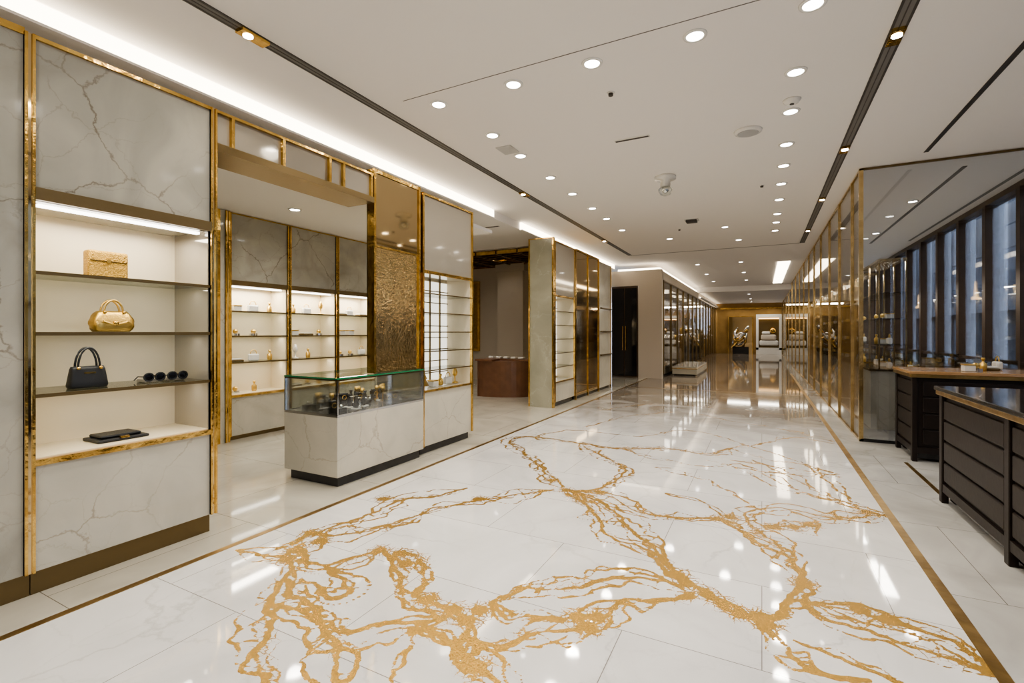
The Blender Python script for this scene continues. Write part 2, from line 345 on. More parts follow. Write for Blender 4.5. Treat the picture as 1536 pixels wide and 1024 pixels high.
b=B(); b.box(-4.6,-3.6,15.9,16.1,3.03,3.53,BEIGE); b.done('wall_above_door')
b=B(); b.box(-4.5,-3.62,15.94,16.0,0,3.02,WINF)
for k in range(2):
    x=-4.46+k*.42; b.box(x,x+.38,15.9,15.95,.06,2.96,BLK)
    b.box(x+.02 if k else x+.34,x+.04 if k else x+.36,15.86,15.9,.9,1.7,GOLD)
b.done('door_1')
b=B(); b.box(-3.2,3.6,37,37.2,0,3.6,BGW); b.done('wall_far')
b=B(); b.box(-2.6,1.2,36.93,36.99,3.1,3.2,GOLD); b.done('trim_far')
b=B()
b.box(-.35,-.2,36.6,36.97,.3,2.7,PEARL); b.box(1.02,1.17,36.6,36.97,.3,2.7,PEARL); b.box(-.2,1.02,36.6,36.97,2.5,2.7,PEARL); b.box(-.35,1.17,36.6,36.97,.0,.45,PEARL)
b.box(-.2,1.02,36.9,36.97,.45,2.5,BRZ); b.box(-.2,1.02,36.75,36.9,2.4,2.46,WARML)
b.rbox(-.15,.98,36.55,36.9,.6,.95,PEARL,.1,3); b.rbox(-.05,.85,36.5,36.9,.95,1.35,BEIGE,.12,3); b.rbox(.0,.5,36.5,36.85,1.35,1.55,PEARL,.08,3)
b.sph(.65,36.7,1.6,.2,GOLD); rt=b.done('framed_window_display'); area('added_end_wall_light',(.4,36.3,3.3),1.2,.3,22,rot=(math.radians(-15),0,0),parent=rt)  # area light added to brighten the end wall around the frame
b=B(); b.box(-2.05,-.6,36.88,36.97,0,2.6,BRZM); b.box(-2.1,-2.05,36.8,36.97,0,2.6,GOLD); b.box(-.6,-.55,36.8,36.97,0,2.6,GOLD); b.box(-2.05,-.6,36.8,36.97,2.55,2.6,GOLD)
for k in range(4):
    b.tube([(-1.42+.42*math.cos(a*.35+k)+.06*k,36.6+.08*math.sin(a),.8+.4*k*.6+.4*math.sin(a*.5+k)) for a in range(22)],.07,SILV if k%2 else GOLD)
b.box(-1.8,-.8,36.4,36.8,0,.5,BLK); rt=b.done('ribbon_sculpture_display'); area('added_end_wall_light',(-1.4,36.2,3.3),1.4,.3,28,rot=(math.radians(-15),0,0),parent=rt)  # second added area light, lifts the end wall behind the sculpture
# ---------------- right window wall & exterior
b=B()
b.box(3.4,3.6,-4,38,3.66,3.75,WINF); b.box(3.4,3.6,-4,38,0,.12,WINF)
y=-4
while y<38:
    b.box(3.38,3.56,y,y+.13,.12,3.66,WINF); y+=1.25
b.box(3.44,3.5,-4,38,1.0,1.05,WINF); b.box(3.5,3.51,-4,38,.12,3.66,GLW)
b.done('window_1')
b=B(); b.box(7.5,7.7,-2,45,-.1,6,CONC)
for k in range(30):
    yy=-2+k*1.55; b.box(7.1,7.5,yy,yy+.35+.2*random.random(),-.1,6,CONC)
    if k%2: b.box(7.45,7.5,yy+.6,yy+1.2,1.2+random.random(),2.0+random.random()*1.5,BLK)
b.box(3.6,7.7,-4,45,-.3,-.1,CONC); b.box(6.9,7.5,-2,45,2.2,2.5,CONC); b.box(3.7,7.6,45,45.2,-.1,6,CONC)
for k in range(7): b.lathe(5.2,9.5+k*2.7,2.4,[(.13,0),(.11,.05),(.03,.09),(.01,.5)],WARML,14)
b.done('exterior_building')
# ---------------- ceiling slots
def slot(x0,x1,y0,y1,name='ceiling_light_slot'):
    b=B(); z=CH; c=(x0+x1)/2
    b.box(x0,x1,y0,y1,z-.004,z,SLOTG)
    b.box(x0-.006,x0+.012,y0,y1,z-.007,z-.001,SLOT); b.box(x1-.012,x1+.006,y0,y1,z-.007,z-.001,SLOT); b.box(c-.004,c+.004,y0,y1,z-.006,z-.003,SLOT)
    return b.done(name)
slot(-3.47,-3.375,-3.5,14.1); slot(.85,.945,-3.5,14.1); slot(1.80,1.835,1.5,7.7); slot(2.42,2.46,8.6,15); slot(3.2,3.24,8.6,15)
b=B(); b.box(-3.1,.8,3.653,3.660,CH-.003,CH,SLOTG); b.box(-3.37,.84,14.1,14.14,CH-.003,CH,SLOT); b.done('trim_ceiling_joint')
def spot(loc,e,size=130,blend=.7,col=(1,.93,.83),parent=None,r=.1):
    L=bpy.data.lights.new('lamp','SPOT'); L.energy=e; L.spot_size=math.radians(size); L.spot_blend=blend; L.color=col; L.shadow_soft_size=r
    o=bpy.data.objects.new('lamp',L); o.location=loc; COL.objects.link(o)
    if parent: o.parent=parent
def slotlamp(x,y):
    b=B(); b.box(x-.045,x+.045,y-.11,y+.11,CH-.03,CH-.004,GOLD); b.cyl(x,y-.04,CH-.036,CH-.03,.035,DLM); o=b.done('slot_spotlight'); spot((x,y,CH-.05),30,80,.6,(1,.88,.66),o)
for y in (2.32,7.0,11.5): slotlamp(-3.42,y)
for y in (4.56,7.1,9.6,12.4): slotlamp(.897,y)
DE=97
def downlight(x,y,z=CH,e=None,lamp=True):
    b=B()
    b.lathe(x,y,z-.012,[(.062,.010),(.066,.0),(.085,.004),(.088,.012)],PEARL)
    b.cyl(x,y,z-.009,z-.005,.06,DLM)
    o=b.done('downlight')
    if lamp: spot((x,y,z-.03),DE if e is None else e,150,.8,parent=o)
for x in (.31,-.45,-1.26,-2.0,-2.83): downlight(x,3.87)
for y in (4.81,5.65,6.61,7.44,8.33,9.3,10.4,11.2,12.1): downlight(.26,y,e=DE*.7)
for y in (4.76,5.48,6.45,7.37,8.4,9.3,10.5): downlight(-2.73,y,e=DE*.8)
downlight(-1.97,12.0); downlight(-.5,12.9); downlight(-.7,11.2)
for x in (-2.7,-.9,.26):  # out-of-view downlights over and behind the camera, added as fill
    for y in (2.0,.3,-2): downlight(x,y,e=DE*1.0)
for y in (17,20,23): 
    for x in (-1.9,-.6): downlight(x,y,e=DE)
for y in (28,32,35): downlight(-.6,y,3.5,e=DE*2.0)
for x,y in ((2.3,10.5),(2.3,13.5),(2.2,4.5),(2.2,2)): downlight(x,y,e=DE*(.95 if y>8 else .5))
for x,y in ((-6.5,9),(-6.5,11.5),(-8.5,9),(-5.3,7.5)): downlight(x,y,3.6,e=DE*1.3)
b=B(); b.lathe(-.138,5.98,CH-.03,[(.11,0),(.14,.012),(.145,.03)],PEARL,32); b.lathe(-.138,5.98,CH-.034,[(.1,0),(.11,.004)],pbr('grille_grey',(.4,.4,.4),.6,var=.1),32); b.done('ceiling_speaker')
b=B(); b.lathe(.258,5.38,CH-.04,[(.03,0),(.06,.01),(.075,.028),(.08,.04)],PEARL); b.cyl(.258,5.38,CH-.045,CH-.04,.02,SLOT); b.done('smoke_detector')
b=B(); b.lathe(-1.24,7.19,CH-.28,[(.02,0),(.075,.02),(.1,.07),(.1,.1),(.06,.13)],GL); b.lathe(-1.24,7.19,CH-.15,[(.07,0),(.07,.1),(.15,.11),(.15,.15)],PEARL); b.sph(-1.24,7.19,CH-.19,.05,SILV); b.done('dome_camera')
b=B(); b.box(-1.54,-1.14,5.56,5.62,CH-.008,CH,PEARL); b.box(-1.53,-1.15,5.575,5.605,CH-.012,CH-.008,SLOT); b.done('air_vent')
b=B(); b.box(-4.95,-4.6,8.25,8.33,3.592,3.6,PEARL); b.box(-4.93,-4.62,8.265,8.315,3.588,3.592,SLOT); b.done('air_vent')
b=B(); b.box(-2.88,-2.68,5.1,5.35,CH-.01,CH,pbr('vent_grey',(.5,.49,.47),.6,var=.1)); b.done('ceiling_hatch')
b=B(); b.box(-1.35,-1.15,10.1,10.3,CH-.05,CH,SLOT); b.box(-1.38,-1.12,10.07,10.33,CH-.01,CH,PEARL); b.done('ceiling_hatch')
for x,y in ((-1.26,4.43),(.0,8.3),(-1.6,11.0)):
    b=B(); b.cyl(x,y,CH-.03,CH,.022,SLOT); b.lathe(x,y,CH-.008,[(.03,0),(.036,.008)],PEARL); b.done('ceiling_sprinkler')
# ---------------- LED coves
for ya,yb in ((-3.5,7.66),(8.8,15.8)):
    b=B(); b.box(-4.398,-4.36,ya,yb,3.6,3.74,LEDM); b.box(-4.40,-4.34,ya,yb,3.58,3.6,WHITE); b.done('added_cove_uplight')
b=B(); b.box(-4.3,-2.95,16.0,16.05,3.535,3.6,LEDM); b.box(-2.98,-2.93,16.05,25.9,3.535,3.6,LEDM); b.done('added_cove_uplight')
b=B(); b.box(-2.82,-2.72,26.1,36.8,3.22,3.24,WHITE); b.box(-2.81,-2.77,26.1,36.8,3.24,3.27,LEDM); b.box(-2.74,-2.72,26.1,36.8,3.24,3.3,WHITE); b.done('added_cove_uplight')  # glowing strip added to brighten the far lower ceiling
b=B(); b.box(.45,.8,17.5,25,CH-.02,CH,LEDM); b.done('ceiling_light_panel')
# ---------------- floor strips
b=B(); b.box(-3.33,-3.28,-4,15.85,0,.002,GOLDF); b.box(.90,.96,-4,20,0,.002,GOLDF); b.box(-3.28,.9,13.17,13.23,0,.002,GOLDF); b.box(1.45,1.49,5.6,7.0,0,.002,GOLDF)
b.done('trim_brass_floor_strip')
# ================================================================== LEFT SIDE
X=-3.66; T=3.18
b=B(); b.box(-4.4,X,-4,1.12,.14,T,PANEL); b.box(-4.3,X-.04,-4,1.155,0,.14,BRZ); b.box(X-.01,X+.012,-4,1.12,T-.02,T+.02,GOLD); b.box(X,X+.004,.2,.206,.14,T,SLOT); b.done('wall_marble_left')
def merch(b,kind,x,y,z):
    if kind==0: b.rbox(x-.05,x+.05,y-.06,y+.06,z,z+.07,PEARL,.008); b.rbox(x-.053,x+.053,y-.063,y+.063,z+.07,z+.085,BAGG,.004)
    elif kind==1: b.lathe(x,y,z,[(.03,0),(.035,.02),(.035,.08),(.012,.1),(.012,.12),(.02,.125),(.018,.15)],BAGG,14)
    elif kind==2:
        b.rbox(x-.03,x+.03,y-.08,y+.08,z,z+.1,PEARL,.02); b.tube([(x,y+.05*math.cos(a*math.pi/8),z+.1+.06*math.sin(a*math.pi/8)) for a in range(9)],.006,BAGG,6)
    elif kind==3: b.lathe(x,y,z,[(.05,0),(.045,.015),(.01,.02),(.01,.09),(.03,.11),(.04,.15),(.02,.2),(.018,.22)],BAGG if random.random()<.3 else PEARL,14)
    elif kind==4:
        b.cyl(x,y,z,z+.03,.06,SILV); b.sph(x,y,z+.06,.035,BAGG)
    else: b.rbox(x-.06,x+.06,y-.1,y+.1,z,z+.025,BRZ,.008); b.rbox(x-.05,x+.05,y-.08,y+.08,z+.025,z+.045,PEARL,.006)
def strip(b,x,y0,wd,z0,z1):
    b.box(x-.02,x+.014,y0,y0+wd,z0,z1,BRZM)
    b.box(x-.02,x+.024,y0,y0+wd*.3,z0,z1,GOLD); b.box(x-.02,x+.024,y0+wd*.7,y0+wd,z0,z1,GOLD)
def bay(name,x,y0,y1,zt,zo,zb,shelves,panel,dep=.45,back=CREAM,kick=.14,e=14,fw=.025,base=None,side=GREYM,shl=0):
    root=empty(name)
    b=B(); bx=x-dep-.05
    b.box(bx,x,y0,y1,zo,zt,panel); b.box(bx,x,y0,y1,kick,zb,base or panel)
    b.box(bx,x-.04,y0+.02,y1,0,kick,BRZ)
    b.box(bx,bx+.05,y0,y1,zb,zo,back)
    b.box(bx+.05,x-.01,y0,y0+.03,zb,zo,back); b.box(bx+.05,x-.01,y1-.03,y1,zb,zo,side)
    b.box(bx+.05,x-.01,y0+.03,y1-.03,zb,zb+.012,back)
    b.done('cabinet',root)
    b=B()
    for yy in (y0-fw*.5,y1-fw*.5): strip(b,x,yy,fw,kick,zt)
    b.box(x-.02,x+.02,y0+fw/2,y1-fw/2,zt-fw*.5,zt,GOLD)
    b.box(x-.02,x+.03,y0+fw/2,y1-fw/2,zo,zo+.07,BRZ); b.box(x-.02,x+.02,y0+fw/2,y1-fw/2,zb-.03,zb+.005,GOLD)
    b.done('brass_frame',root)
    b=B()
    for z in shelves:
        b.box(bx+.05,x-.005,y0+.03,y1-.03,z-.012,z,GLS); b.box(x-.006,x+.006,y0+.02,y1-.02,z-.02,z+.001,BRZ)
    b.done('shelves',root)
    b=B(); b.box(x-.1,x-.06,y0+.06,y1-.06,zo-.02,zo-.005,LEDW); b.done('led_strip',root)
    area('niche_lamp',(x-dep*.45,(y0+y1)/2,zo-.03),dep*.5,(y1-y0)*.8,e,parent=root)
    if shl:
        for z in shelves: area('shelf_lamp',(x-dep*.3,(y0+y1)/2,z-.03),.05,(y1-y0)*.85,e*shl,parent=root)
    return root
bay('display_cabinet',X,1.14,2.16,T,2.25,.77,[1.85,1.5,1.145],PANEL,fw=.045,e=9,shl=.24,base=PANELM)
b=B(); b.rbox(-3.95,-3.87,1.49,1.715,1.852,2.04,BOXG,.015,3); b.box(-3.871,-3.867,1.5,1.705,1.97,1.974,BRZ); b.box(-3.872,-3.864,1.59,1.61,1.96,1.985,BAGG); b.done('gold_gift_box')
def handbag(name,x,yc,z,wd,h,m,dep=.09,hh=.09,slouch=0.0):
    b=B(); i=b.mi(m); rows=9; cols=24; R=[]
    for r in range(rows):
        t=r/(rows-1); zz_=z+h*t; a=wd/2*(1-.18*t+slouch*math.sin(t*math.pi)*.25); c=dep/2*(1-.45*t+slouch*.25*math.sin(t*math.pi))
        if r==0: a*=.93;c*=.85
        if r==rows-1: a*=.96; c*=.8
        ring=[]
        for k in range(cols):
            q=k/cols*2*math.pi; cx=math.copysign(abs(math.cos(q))**.45,math.cos(q)); sy=math.copysign(abs(math.sin(q))**.45,math.sin(q))
            wr=1+slouch*.05*math.sin(k*3+r)
            ring.append(b.bm.verts.new((x+sy*c*wr,yc+cx*a*wr,zz_)))
        R.append(ring)
    for A,C in zip(R,R[1:]):
        for k in range(cols):
            f=b.bm.faces.new((A[k],A[(k+1)%cols],C[(k+1)%cols],C[k])); f.material_index=i; f.smooth=True
    b.bm.faces.new(R[-1]).material_index=i; b.bm.faces.new(R[0]).material_index=i
    for sx in (-dep*.22,dep*.22):
        b.tube([(x+sx,yc+wd*.27*math.cos(a*math.pi/14),z+h-.012+hh*math.sin(a*math.pi/14)) for a in range(15)],.0065,m,8)
        for s in (-1,1): b.sph(x+sx*1.5,yc+s*wd*.27,z+h-.01,.011,GOLD)
    b.box(x+dep*.30,x+dep*.37,yc-.03,yc+.03,z+h*.66,z+h*.74,GOLD)
    if slouch: 
        b.tube([(x+dep*.5,yc-.07+.14*k/8,z+h*.5-.02*math.sin(k/8*math.pi)) for k in range(9)],.008,m); b.sph(x+dep*.5,yc,z+h*.42,.018,GOLD)
        b.sph(x+dep*.35,yc+wd*.38,z+h*.35,.035,m,(.5,1,1)); b.sph(x+dep*.35,yc-wd*.38,z+h*.35,.035,m,(.5,1,1))
    return b.done(name)
handbag('gold_handbag',-3.9,1.63,1.502,.20,.14,BAGG,.11,.085,slouch=1)
handbag('black_handbag',-3.84,1.475,1.147,.21,.135,BLACK,.10,.13)
def shades(y):
    b=B()
    for s in (-.036,.036):
        b.tube([(-3.8,y+s+.03*math.cos(a*math.pi/8),1.185+.027*math.sin(a*math.pi/8)) for a in range(16)],.006,BLACK,6,closed=True)
        b.sph(-3.803,y+s,1.185,.027,BLK,(.15,1,.9))
    b.box(-3.805,-3.795,y-.01,y+.01,1.19,1.198,GOLD)
    for s in (-.066,.066): b.tube([(-3.8,y+s,1.19),(-3.88,y+s,1.188),(-3.93,y+s,1.16)],.004,BLACK,6)
    b.rbox(-3.93,-3.81,y-.055,y+.055,1.146,1.17,GREYM,.008)
    return b.done('sunglasses')
shades(1.84); shades(1.99)
b=B(); b.rbox(-3.98,-3.76,1.5,1.79,.783,.803,BLACK,.008); b.rbox(-3.97,-3.80,1.53,1.76,.803,.822,BLACK,.009); b.box(-3.79,-3.757,1.62,1.67,.80,.812,GOLD); b.done('black_clutch')
root=empty('mirrored_header')
b=B(); b.box(X-.35,X-.02,2.19,3.84,2.93,T,GREYM); b.box(X-.36,X+.015,2.19,3.84,2.87,2.93,BRZ); b.box(X-.36,X+.012,2.19,3.84,T-.02,T,GOLD)
for yy in (2.3,2.75,3.25,3.42,3.8): b.box(X-.03,X+.012,yy,yy+.025,2.93,T-.02,GOLD)
b.done('header_panel',root)
b=B(); b.box(-6.9,X-.36,1.0,7.0,T-.02,T+.03,WHITE); b.done('ceiling_walkway')
for y in (2.6,3.4,4.2,5.4): downlight(-4.7,y,T-.02,e=DE*.55)
for y in (3.2,4.4): downlight(-5.6,y,T-.02,e=DE*.45)
XB=-6.5
b=B(); b.box(-7.1,-6.97,1.0,7.0,0,T,BEIGE); b.box(-6.97,XB+.05,.9,4.04,0,T-.03,PANELM); strip(b,XB+.05,3.97,.06,0,T-.03); b.box(XB+.05,XB+.065,3.86,3.9,0,T-.03,GOLD); b.done('wall_shelving_side')
for y0,y1 in ((4.07,4.98),(5.02,5.93),(5.97,6.88)):
    rt=bay('wall_shelf_unit',XB,y0,y1,T-.03,2.15,.62,[1.8,1.45,1.08],PANEL,dep=.35,kick=.06,e=12,side=CREAM,base=PANELM,shl=.2)
    m_=B()
    for z in (1.8,1.45,1.08,.633):
        for q in range(random.choice((2,3))): merch(m_,random.randint(0,5),XB-.17,y0+.2+q*.25+random.uniform(-.03,.03),z)
    m_.done('shelf_merchandise',rt)
# mirrored column
b=B(); b.box(X-.08,X,3.86,4.61,2.42,3.22,BRZM); b.box(X-.08,X-.005,3.86,4.61,1.062,2.42,GOLDMIR)
for yy in (3.84,4.59): b.box(X-.09,X+.015,yy,yy+.03,1.062,3.24,GOLD)
b.box(X-.09,X+.012,3.87,4.59,3.20,3.24,GOLD); b.box(X-.02,X+.008,3.87,4.59,2.41,2.43,GOLD)
b.box(X-.09,X-.08,3.84,4.62,1.062,3.24,BRZ)
b.done('mirrored_column')
root=empty('glass_display_counter')
x0,x1,y0,y1=-4.36,-3.6,3.3,4.62
b=B(); b.box(x0+.04,x1-.05,y0+.05,y1-.02,0,.1,DARKW); b.rbox(x0,x1,y0,y1,.1,.68,PANELL,.006); b.done('marble_base',root)
b=B(); 
for (a,c,d,e) in ((x0,x0+.012,y0,y1),(x1-.012,x1,y0,y1),(x0+.012,x1-.012,y0,y0+.012),(x0+.012,x1-.012,y1-.012,y1)): b.box(a,c,d,e,.70,1.04,GL)
b.box(x0,x1,y0,y1,1.045,1.058,GL); b.done('glass_case',root)
b=B()
for (a,c,d,e) in ((x0-.004,x0,y0,y1),(x1,x1+.004,y0,y1),(x0,x1,y0-.004,y0),(x0,x1,y1,y1+.004)): b.box(a,c,d,e,1.044,1.059,GREENE)
for (a,c,d,e) in ((x0,x0+.02,y0,y1),(x1-.02,x1,y0,y1),(x0+.02,x1-.02,y0,y0+.02),(x0+.02,x1-.02,y1-.02,y1)): b.box(a,c,d,e,.68,.705,SILV); b.box(a,c,d,e,1.03,1.045,BRZ)
for a,c in ((x0,y0),(x1-.015,y0),(x0,y1-.015),(x1-.015,y1-.015)): b.box(a,a+.015,c,c+.015,.70,1.03,SILV)
b.done('metal_frame',root)
b=B(); b.box(x0+.03,x1-.03,y0+.03,y1-.03,.685,.70,DARKW)
for k in range(48):
    x=random.uniform(x0+.1,x1-.1);y=random.uniform(y0+.1,y1-.1); q=k%5
    if q==0: b.rbox(x-.03,x+.03,y-.05,y+.05,.70,.75,BLACK,.006); b.sph(x,y,.765,.016,SILV)
    elif q==1: b.lathe(x,y,.70,[(.025,0),(.02,.02),(.006,.03),(.006,.1),(.03,.105),(.03,.11)],SILV,12)
    elif q==2: b.rbox(x-.02,x+.02,y-.06,y+.06,.70,.82,DARKW,.01); b.tube([(x+.022,y+.03*math.cos(a*.785),.77+.025*math.sin(a*.785)) for a in range(8)],.004,BAGG,6,closed=True)
    elif q==3: b.rbox(x-.04,x+.04,y-.04,y+.04,.70,.715,PEARL,.004); b.lathe(x,y,.715,[(.02,0),(.03,.04),(.012,.1),(.02,.13)],BLACK,12)
    else: b.cyl(x,y,.70,.72,.035,BAGG); b.lathe(x,y,.72,[(.008,0),(.008,.09),(.028,.11),(.02,.15)],BAGG,12)
b.done('jewellery',root)
area('case_lamp',((x0+x1)/2,(y0+y1)/2,1.03),.5,1.1,3,parent=root)
def lattice_unit(name,y0,y1,zt,zo,zb,dep=.45,nv=3,nh=6,kick=.1,panel=None):
    root=empty(name); panel=panel or GREYM
    b=B(); b.box(X-dep,X,y0,y1,zo,zt,panel); b.box(X-dep,X,y0,y1,kick,zb,PANELL); b.box(X-dep+.03,X-.05,y0+.03,y1-.03,0,kick,DARKW)
    b.box(X-dep,X-dep+.03,y0,y1,zb,zo,CREAM); b.box(X-dep+.03,X-dep+.035,y0+.03,y1-.03,zb+.03,zo-.03,BACKL)
    b.box(X-dep+.03,X-.02,y1-.03,y1,zb,zo,CREAM); b.box(X-dep+.03,X-.02,y0,y0+.03,zb,zo,CREAM)
    b.done('cabinet',root)
    b=B()
    for yy in (y0,y1-.03): b.box(X-.02,X+.02,yy,yy+.03,kick,zt,GOLD)
    b.box(X-.02,X+.018,y0+.03,y1-.03,zt-.025,zt,GOLD); b.box(X-.02,X+.018,y0+.03,y1-.03,zo-.01,zo+.03,GOLD); b.box(X-.02,X+.018,y0+.03,y1-.03,zb-.02,zb+.005,GOLD)
    for k in range(1,nh): z=zb+(zo-zb)*k/nh; b.box(X-dep+.05,X-.03,y0+.03,y1-.03,z-.01,z,GLS); b.box(X-.03,X-.02,y0+.03,y1-.03,z-.012,z+.002,BRZ)
    for k in range(1,nv): yy=y0+(y1-y0)*k/nv; b.box(X-dep+.045,X-dep+.06,yy-.012,yy+.012,zb,zo,BRZ)
    for k in range(1,3*nh): z=zb+(zo-zb)*k/nh/1.5; b.box(X-dep+.04,X-dep+.05,y0+.03,y1-.03,z-.006,z+.006,BRZ) if z<zo-.05 else None
    b.done('frame_and_shelves',root); return root
rt=lattice_unit('window_shelf_unit',4.66,5.8,T+.02,2.23,.78,nv=5,nh=6)
b=B(); b.lathe(X-.2,4.9,.782,[(.03,0),(.03,.03),(.1,.035),(.06,.12),(.08,.12),(.045,.2),(.055,.2),(.005,.3)],MESHG,16); b.done('gold_tree_ornament',rt)
b=B()
for q in range(4): merch(b,q,X-.2,5.15+q*.17,.785)
b.done('shelf_merchandise',rt)
b=B(); b.box(X-.52,X,8.78,8.84,.0,3.36,PANELG)
for xx in (X-.53,X-.015): b.box(xx,xx+.03,8.765,8.85,0,3.37,GOLD)
b.box(X-.53,X+.015,8.765,8.85,3.36,3.38,GOLD); b.done('pillar_end_panel')
lattice_unit('window_shelf_unit',8.86,10.02,3.33,2.22,.5,nv=3,nh=6,panel=GREYM)
b=B(); b.box(X-.45,X,10.08,11.75,.08,3.33,BRZM); b.box(X-.4,X-.05,10.1,11.75,0,.08,DARKW)
for yy in (10.05,10.9,11.74): b.box(X-.02,X+.02,yy,yy+.04,.0,3.34,GOLD)
b.box(X-.45,X+.02,10.09,11.74,3.31,3.35,GOLD); b.done('mirrored_column')
b=B(); b.box(X-.45,X,11.85,12.85,.08,3.3,PANELL); b.box(X-.4,X-.05,11.85,12.85,0,.08,DARKW); b.box(X-.02,X+.02,12.83,12.87,0,3.3,GOLD)
for z in (1.5,.9,2.1): b.box(X,X+.05,11.9,12.83,z,z+.03,BRZ)
b.done('marble_column')
# rear room desk
b=B(); pts=[]
for k in range(13):
    a=k/12*math.pi/2; pts.append((-5.9+.9*math.sin(a)*1.25,9.6+ .6*(1-math.cos(a))))
for k in range(12):
    (ax,ay),(cx,cy)=pts[k],pts[k+1]
    i=b.mi(REDW); v=[b.bm.verts.new(q) for q in ((ax,ay,0),(cx,cy,0),(cx,cy,.83),(ax,ay,.83),(ax,10.4,0),(cx,10.4,0),(cx,10.4,.83),(ax,10.4,.83))]
    for f in ((0,1,2,3),(5,4,7,6),(3,2,6,7)): b.bm.faces.new([v[j] for j in f]).material_index=i
b.box(-5.95,-4.72,9.95,10.45,.83,.87,REDW); b.box(-5.95,-5.5,9.55,10.45,.83,.875,REDW); b.box(-5.9,-5.87,9.58,10.4,0,.83,REDW); b.box(-4.8,-4.76,10.15,10.4,0,.83,REDW)
for q in range(5): b.rbox(-5.85+q*.2,-5.72+q*.2,10.0,10.15,.876,.92,PEARL,.01)
b.done('reception_desk')
b=B()
for k in range(9): b.box(-9,-4.7,10.6+k*.28,10.64+k*.28,3.48,3.56,GOLD)
for k in range(8): b.box(-9+k*.6,-8.96+k*.6,10.6,12.5,3.47,3.58,BRZ)
b.box(-9.05,-4.65,10.55,12.5,3.57,3.6,GREYM); b.done('coffered_ceiling_grid')
# ---------------- shop windows far left
root=empty('shop_window_display')
b=B(); b.box(-4.3,-4.2,16.15,36.9,0,3.5,DARKW); b.box(-4.3,-2.85,16.15,36.9,3.2,3.49,BEIGE); b.box(-4.2,-2.85,16.15,36.9,0,.12,BLK)
b.done('carcass',root)
b=B(); y=16.2
while y<36.8: b.box(-2.9,-2.83,y,y+.06,.12,3.2,BRZ); y+=1.5
b.box(-2.9,-2.83,16.15,36.9,3.16,3.2,BRZ); b.done('mullions',root)
b=B(); b.box(-2.87,-2.86,16.2,36.9,.12,3.16,GLX); b.done('glass',root)
b=B()
for k in range(44):
    y=16.6+k*.46; x=random.uniform(-3.8,-3.1); h=random.choice((.5,.8,1.1,1.4))
    b.rbox(x-.12,x+.12,y-.12,y+.12,.12,h,random.choice((DARKW,BRZ,PEARL)),.01); q=random.random()
    if q<.4: b.sph(x,y,h+.14,.14,SILV)
    elif q<.7: b.lathe(x,y,h,[(.06,0),(.1,.1),(.04,.3),(.12,.5),(.05,.6)],BAGG,14)
    else: b.rbox(x-.1,x+.1,y-.14,y+.14,h,h+.3,SILV,.04)
    if k%3==0: b.box(-4.2,-4.1,y-.2,y+.2,1.6+random.random(),1.64+random.random()*.1+1,SILV)
b.done('display_items',root)
for k in range(7): area('window_lamp',(-3.5,17.6+k*3,3.17),.5,2,60,parent=root)
b=B(); b.box(-2.75,-1.95,17.3,20.5,.06,.3,PANELL); b.box(-2.7,-2.0,17.35,20.45,0,.06,BLK); b.box(-2.75,-1.95,17.3,20.5,.3,.32,FLOORP)
b.box(-2.76,-1.94,17.29,20.51,.24,.26,GOLD); b.done('marble_plinth')
# ================================================================== RIGHT SIDE glass gallery
root=empty('glass_partition_gallery')
XG=1.21
b=B(); ys=[8.06,8.75,10.1,11.5,13.1,14.7,16.3,18.2,20.2,22.5,25,28,31,34,36.8]
for i,y in enumerate(ys):
    zt=3.74 if y<25.8 else 3.49
    wd=.05 if i==0 else .028
    b.box(XG-.025,XG+.025,y,y+wd,0,zt,GOLDP)
b.box(XG-.02,XG+.02,8.06,25.8,3.72,3.745,GOLDP); b.box(XG-.02,XG+.02,8.06,36.8,.0,.03,GOLDP); b.box(XG-.02,XG+.02,25.9,36.8,3.47,3.49,GOLDP)
b.box(XG,3.34,8.06,8.09,3.72,3.745,BRZ); b.box(XG,3.34,8.06,8.09,0,.04,BLK); b.done('brass_frame',root)
b=B(); b.box(XG-.005,XG+.005,8.1,25.8,.03,3.72,GLX); b.box(XG-.005,XG+.005,25.9,36.8,.03,3.47,GLX); b.box(XG+.03,3.34,8.07,8.08,.04,3.72,GLD); b.done('glass_panes',root)
rt=empty('gallery_shelving')
b=B(); 
for k,y in enumerate((9.2,11.3,13.4,15.5,17.6,19.7,22,25,28,31)):
    b.box(1.5,2.0,y,y+1.5,0,.9,PANELM); b.box(1.48,2.02,y-.02,y+1.52,.9,.93,GOLDP)
    for z in (1.3,1.7,2.1): b.box(1.6,1.95,y,y+1.5,z,z+.012,GLS)
    for yy in (y,y+.75,y+1.49): b.box(1.93,1.95,yy,yy+.015,.93,2.6,GOLDP); b.box(1.6,1.62,yy,yy+.015,.93,2.6,GOLDP)
    b.box(1.6,1.95,y,y+1.5,2.6,2.63,GOLDP)
    for z in (.93,1.312,1.712):
        for q in range(3): merch(b,random.choice((0,1,2,4)),1.78,y+.25+q*.48,z)
    if k<7: area('shelf_lamp',(1.78,y+.75,2.59),.2,1.3,40,parent=rt)
b.done('shelving',rt)
TAN=pbr('tan_wood_top',(.36,.21,.09),.25,coat=.4,var=.2,vscale=5)
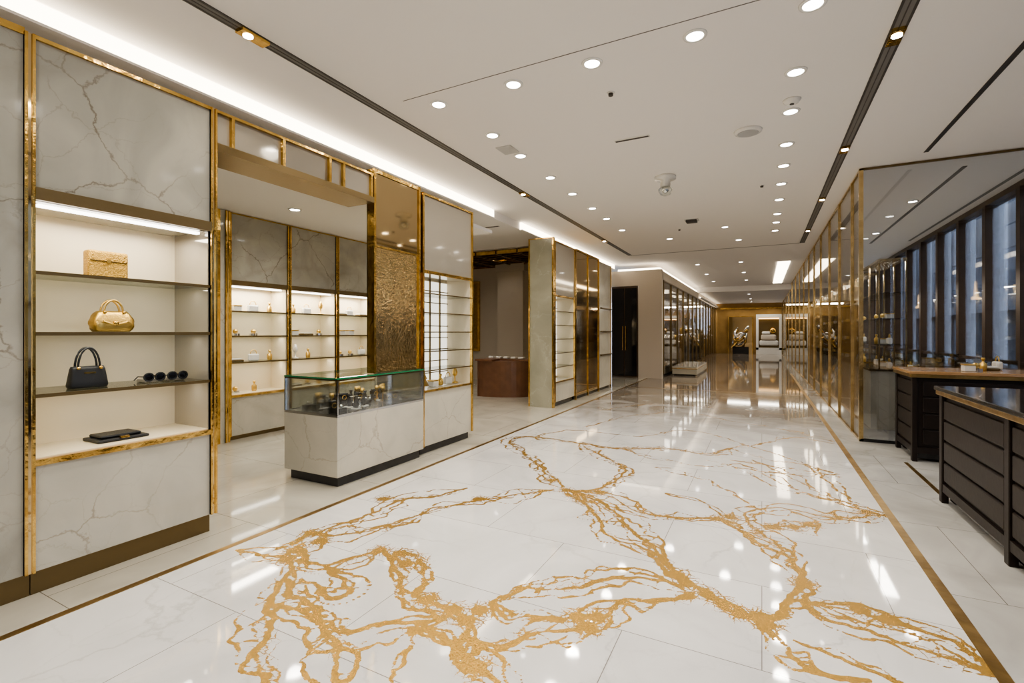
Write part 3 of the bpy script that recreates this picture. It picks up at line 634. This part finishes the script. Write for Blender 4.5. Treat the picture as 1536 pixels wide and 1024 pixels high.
def wood_counter(name,x0,x1,y0,y1,h,banks,top=BLK):
    root=empty(name)
    b=B(); b.box(x0+.03,x1-.03,y0+.03,y1-.03,.1,h-.08,WOOD); b.box(x0+.06,x1-.06,y0+.06,y1-.06,0.03,.1,BLK)
    n=banks; L=(y1-y0)
    for k in range(n+1):
        yy=y0+k*(L-.07)/n; b.rbox(x0,x0+.05,yy,yy+.07,0,h-.07,WOOD,.006)
    for yy in (y0,y1-.07): b.rbox(x1-.07,x1,yy,yy+.07,0,h-.07,WOOD,.006)
    b.box(x0+.005,x1-.005,y0+.005,y1-.005,.1,.17,WOOD)
    for k in range(n):
        ya=y0+k*(L-.07)/n+.09; yb=y0+(k+1)*(L-.07)/n-.02; dz=(h-.3)/4
        for q in range(4):
            z=.2+q*dz; b.rbox(x0+.008,x0+.04,ya,yb,z,z+dz-.02,WOOD,.008)
    for q in range(4):
        z=.2+q*(h-.3)/4; b.rbox(x0+.1,x1-.1,y1-.035,y1-.012,z,z+(h-.3)/4-.02,WOOD,.008); b.rbox(x0+.1,x1-.1,y0+.012,y0+.035,z,z+(h-.3)/4-.02,WOOD,.008)
    b.done('drawer_body',root)
    b=B(); b.rbox(x0-.02,x1+.02,y0-.02,y1+.02,h-.075,h-.035,GOLDF,.008); b.rbox(x0-.03,x1+.03,y0-.03,y1+.03,h-.035,h,top,.006); b.done('counter_top',root)
    return root
wood_counter('dark_wood_counter',1.40,2.3,2.9,5.55,1.02,2)
rt=wood_counter('dark_wood_counter',1.55,2.9,7.1,7.9,1.05,1,TAN)
b=B()
for k in range(5): merch(b,(0,4,1,5,2)[k],2.1+.1*k,7.3+.12*k,1.051)
b.done('counter_merchandise',rt)
for (xa,xb,ya,yb) in ((2.3,3.1,9.0,9.8),(2.3,3.1,11.2,12.6),(2.3,3.1,13.6,15)):
    root=empty('glass_showcase')
    b=B(); b.box(xa,xb,ya,yb,.05,.75,WOOD); b.box(xa-.01,xb+.01,ya-.01,yb+.01,.75,.78,GOLD); b.box(xa+.04,xb-.04,ya+.04,yb-.04,0,.05,BLK)
    for q in range(6): merch(b,q%6,xa+.2+(q%2)*.35,ya+.15+q*.1,.78)
    b.done('base',root)
    b=B(); b.box(xa,xa+.01,ya,yb,.78,1.1,GL); b.box(xb-.01,xb,ya,yb,.78,1.1,GL); b.box(xa+.01,xb-.01,ya,ya+.01,.78,1.1,GL); b.box(xa,xb,ya,yb,1.1,1.112,GL); b.done('glass_case',root)
# ------------------------------------------------------------------ world, camera
W=bpy.data.worlds.new('world'); S.world=W; W.use_nodes=True
W.node_tree.nodes['Background'].inputs[0].default_value=(.55,.64,.80,1); W.node_tree.nodes['Background'].inputs[1].default_value=5.0
cam=bpy.data.objects.new('camera',bpy.data.cameras.new('camera')); COL.objects.link(cam); S.camera=cam
cam.location=(0,0,1.5); cam.rotation_euler=(math.pi/2,0,math.radians(27.5)); cam.data.sensor_width=36; cam.data.lens=16.875; cam.data.shift_y=-14/1536
cam.data.clip_end=200
S.view_settings.view_transform='AgX'; S.view_settings.look='AgX - Medium High Contrast'; S.view_settings.exposure=-.25
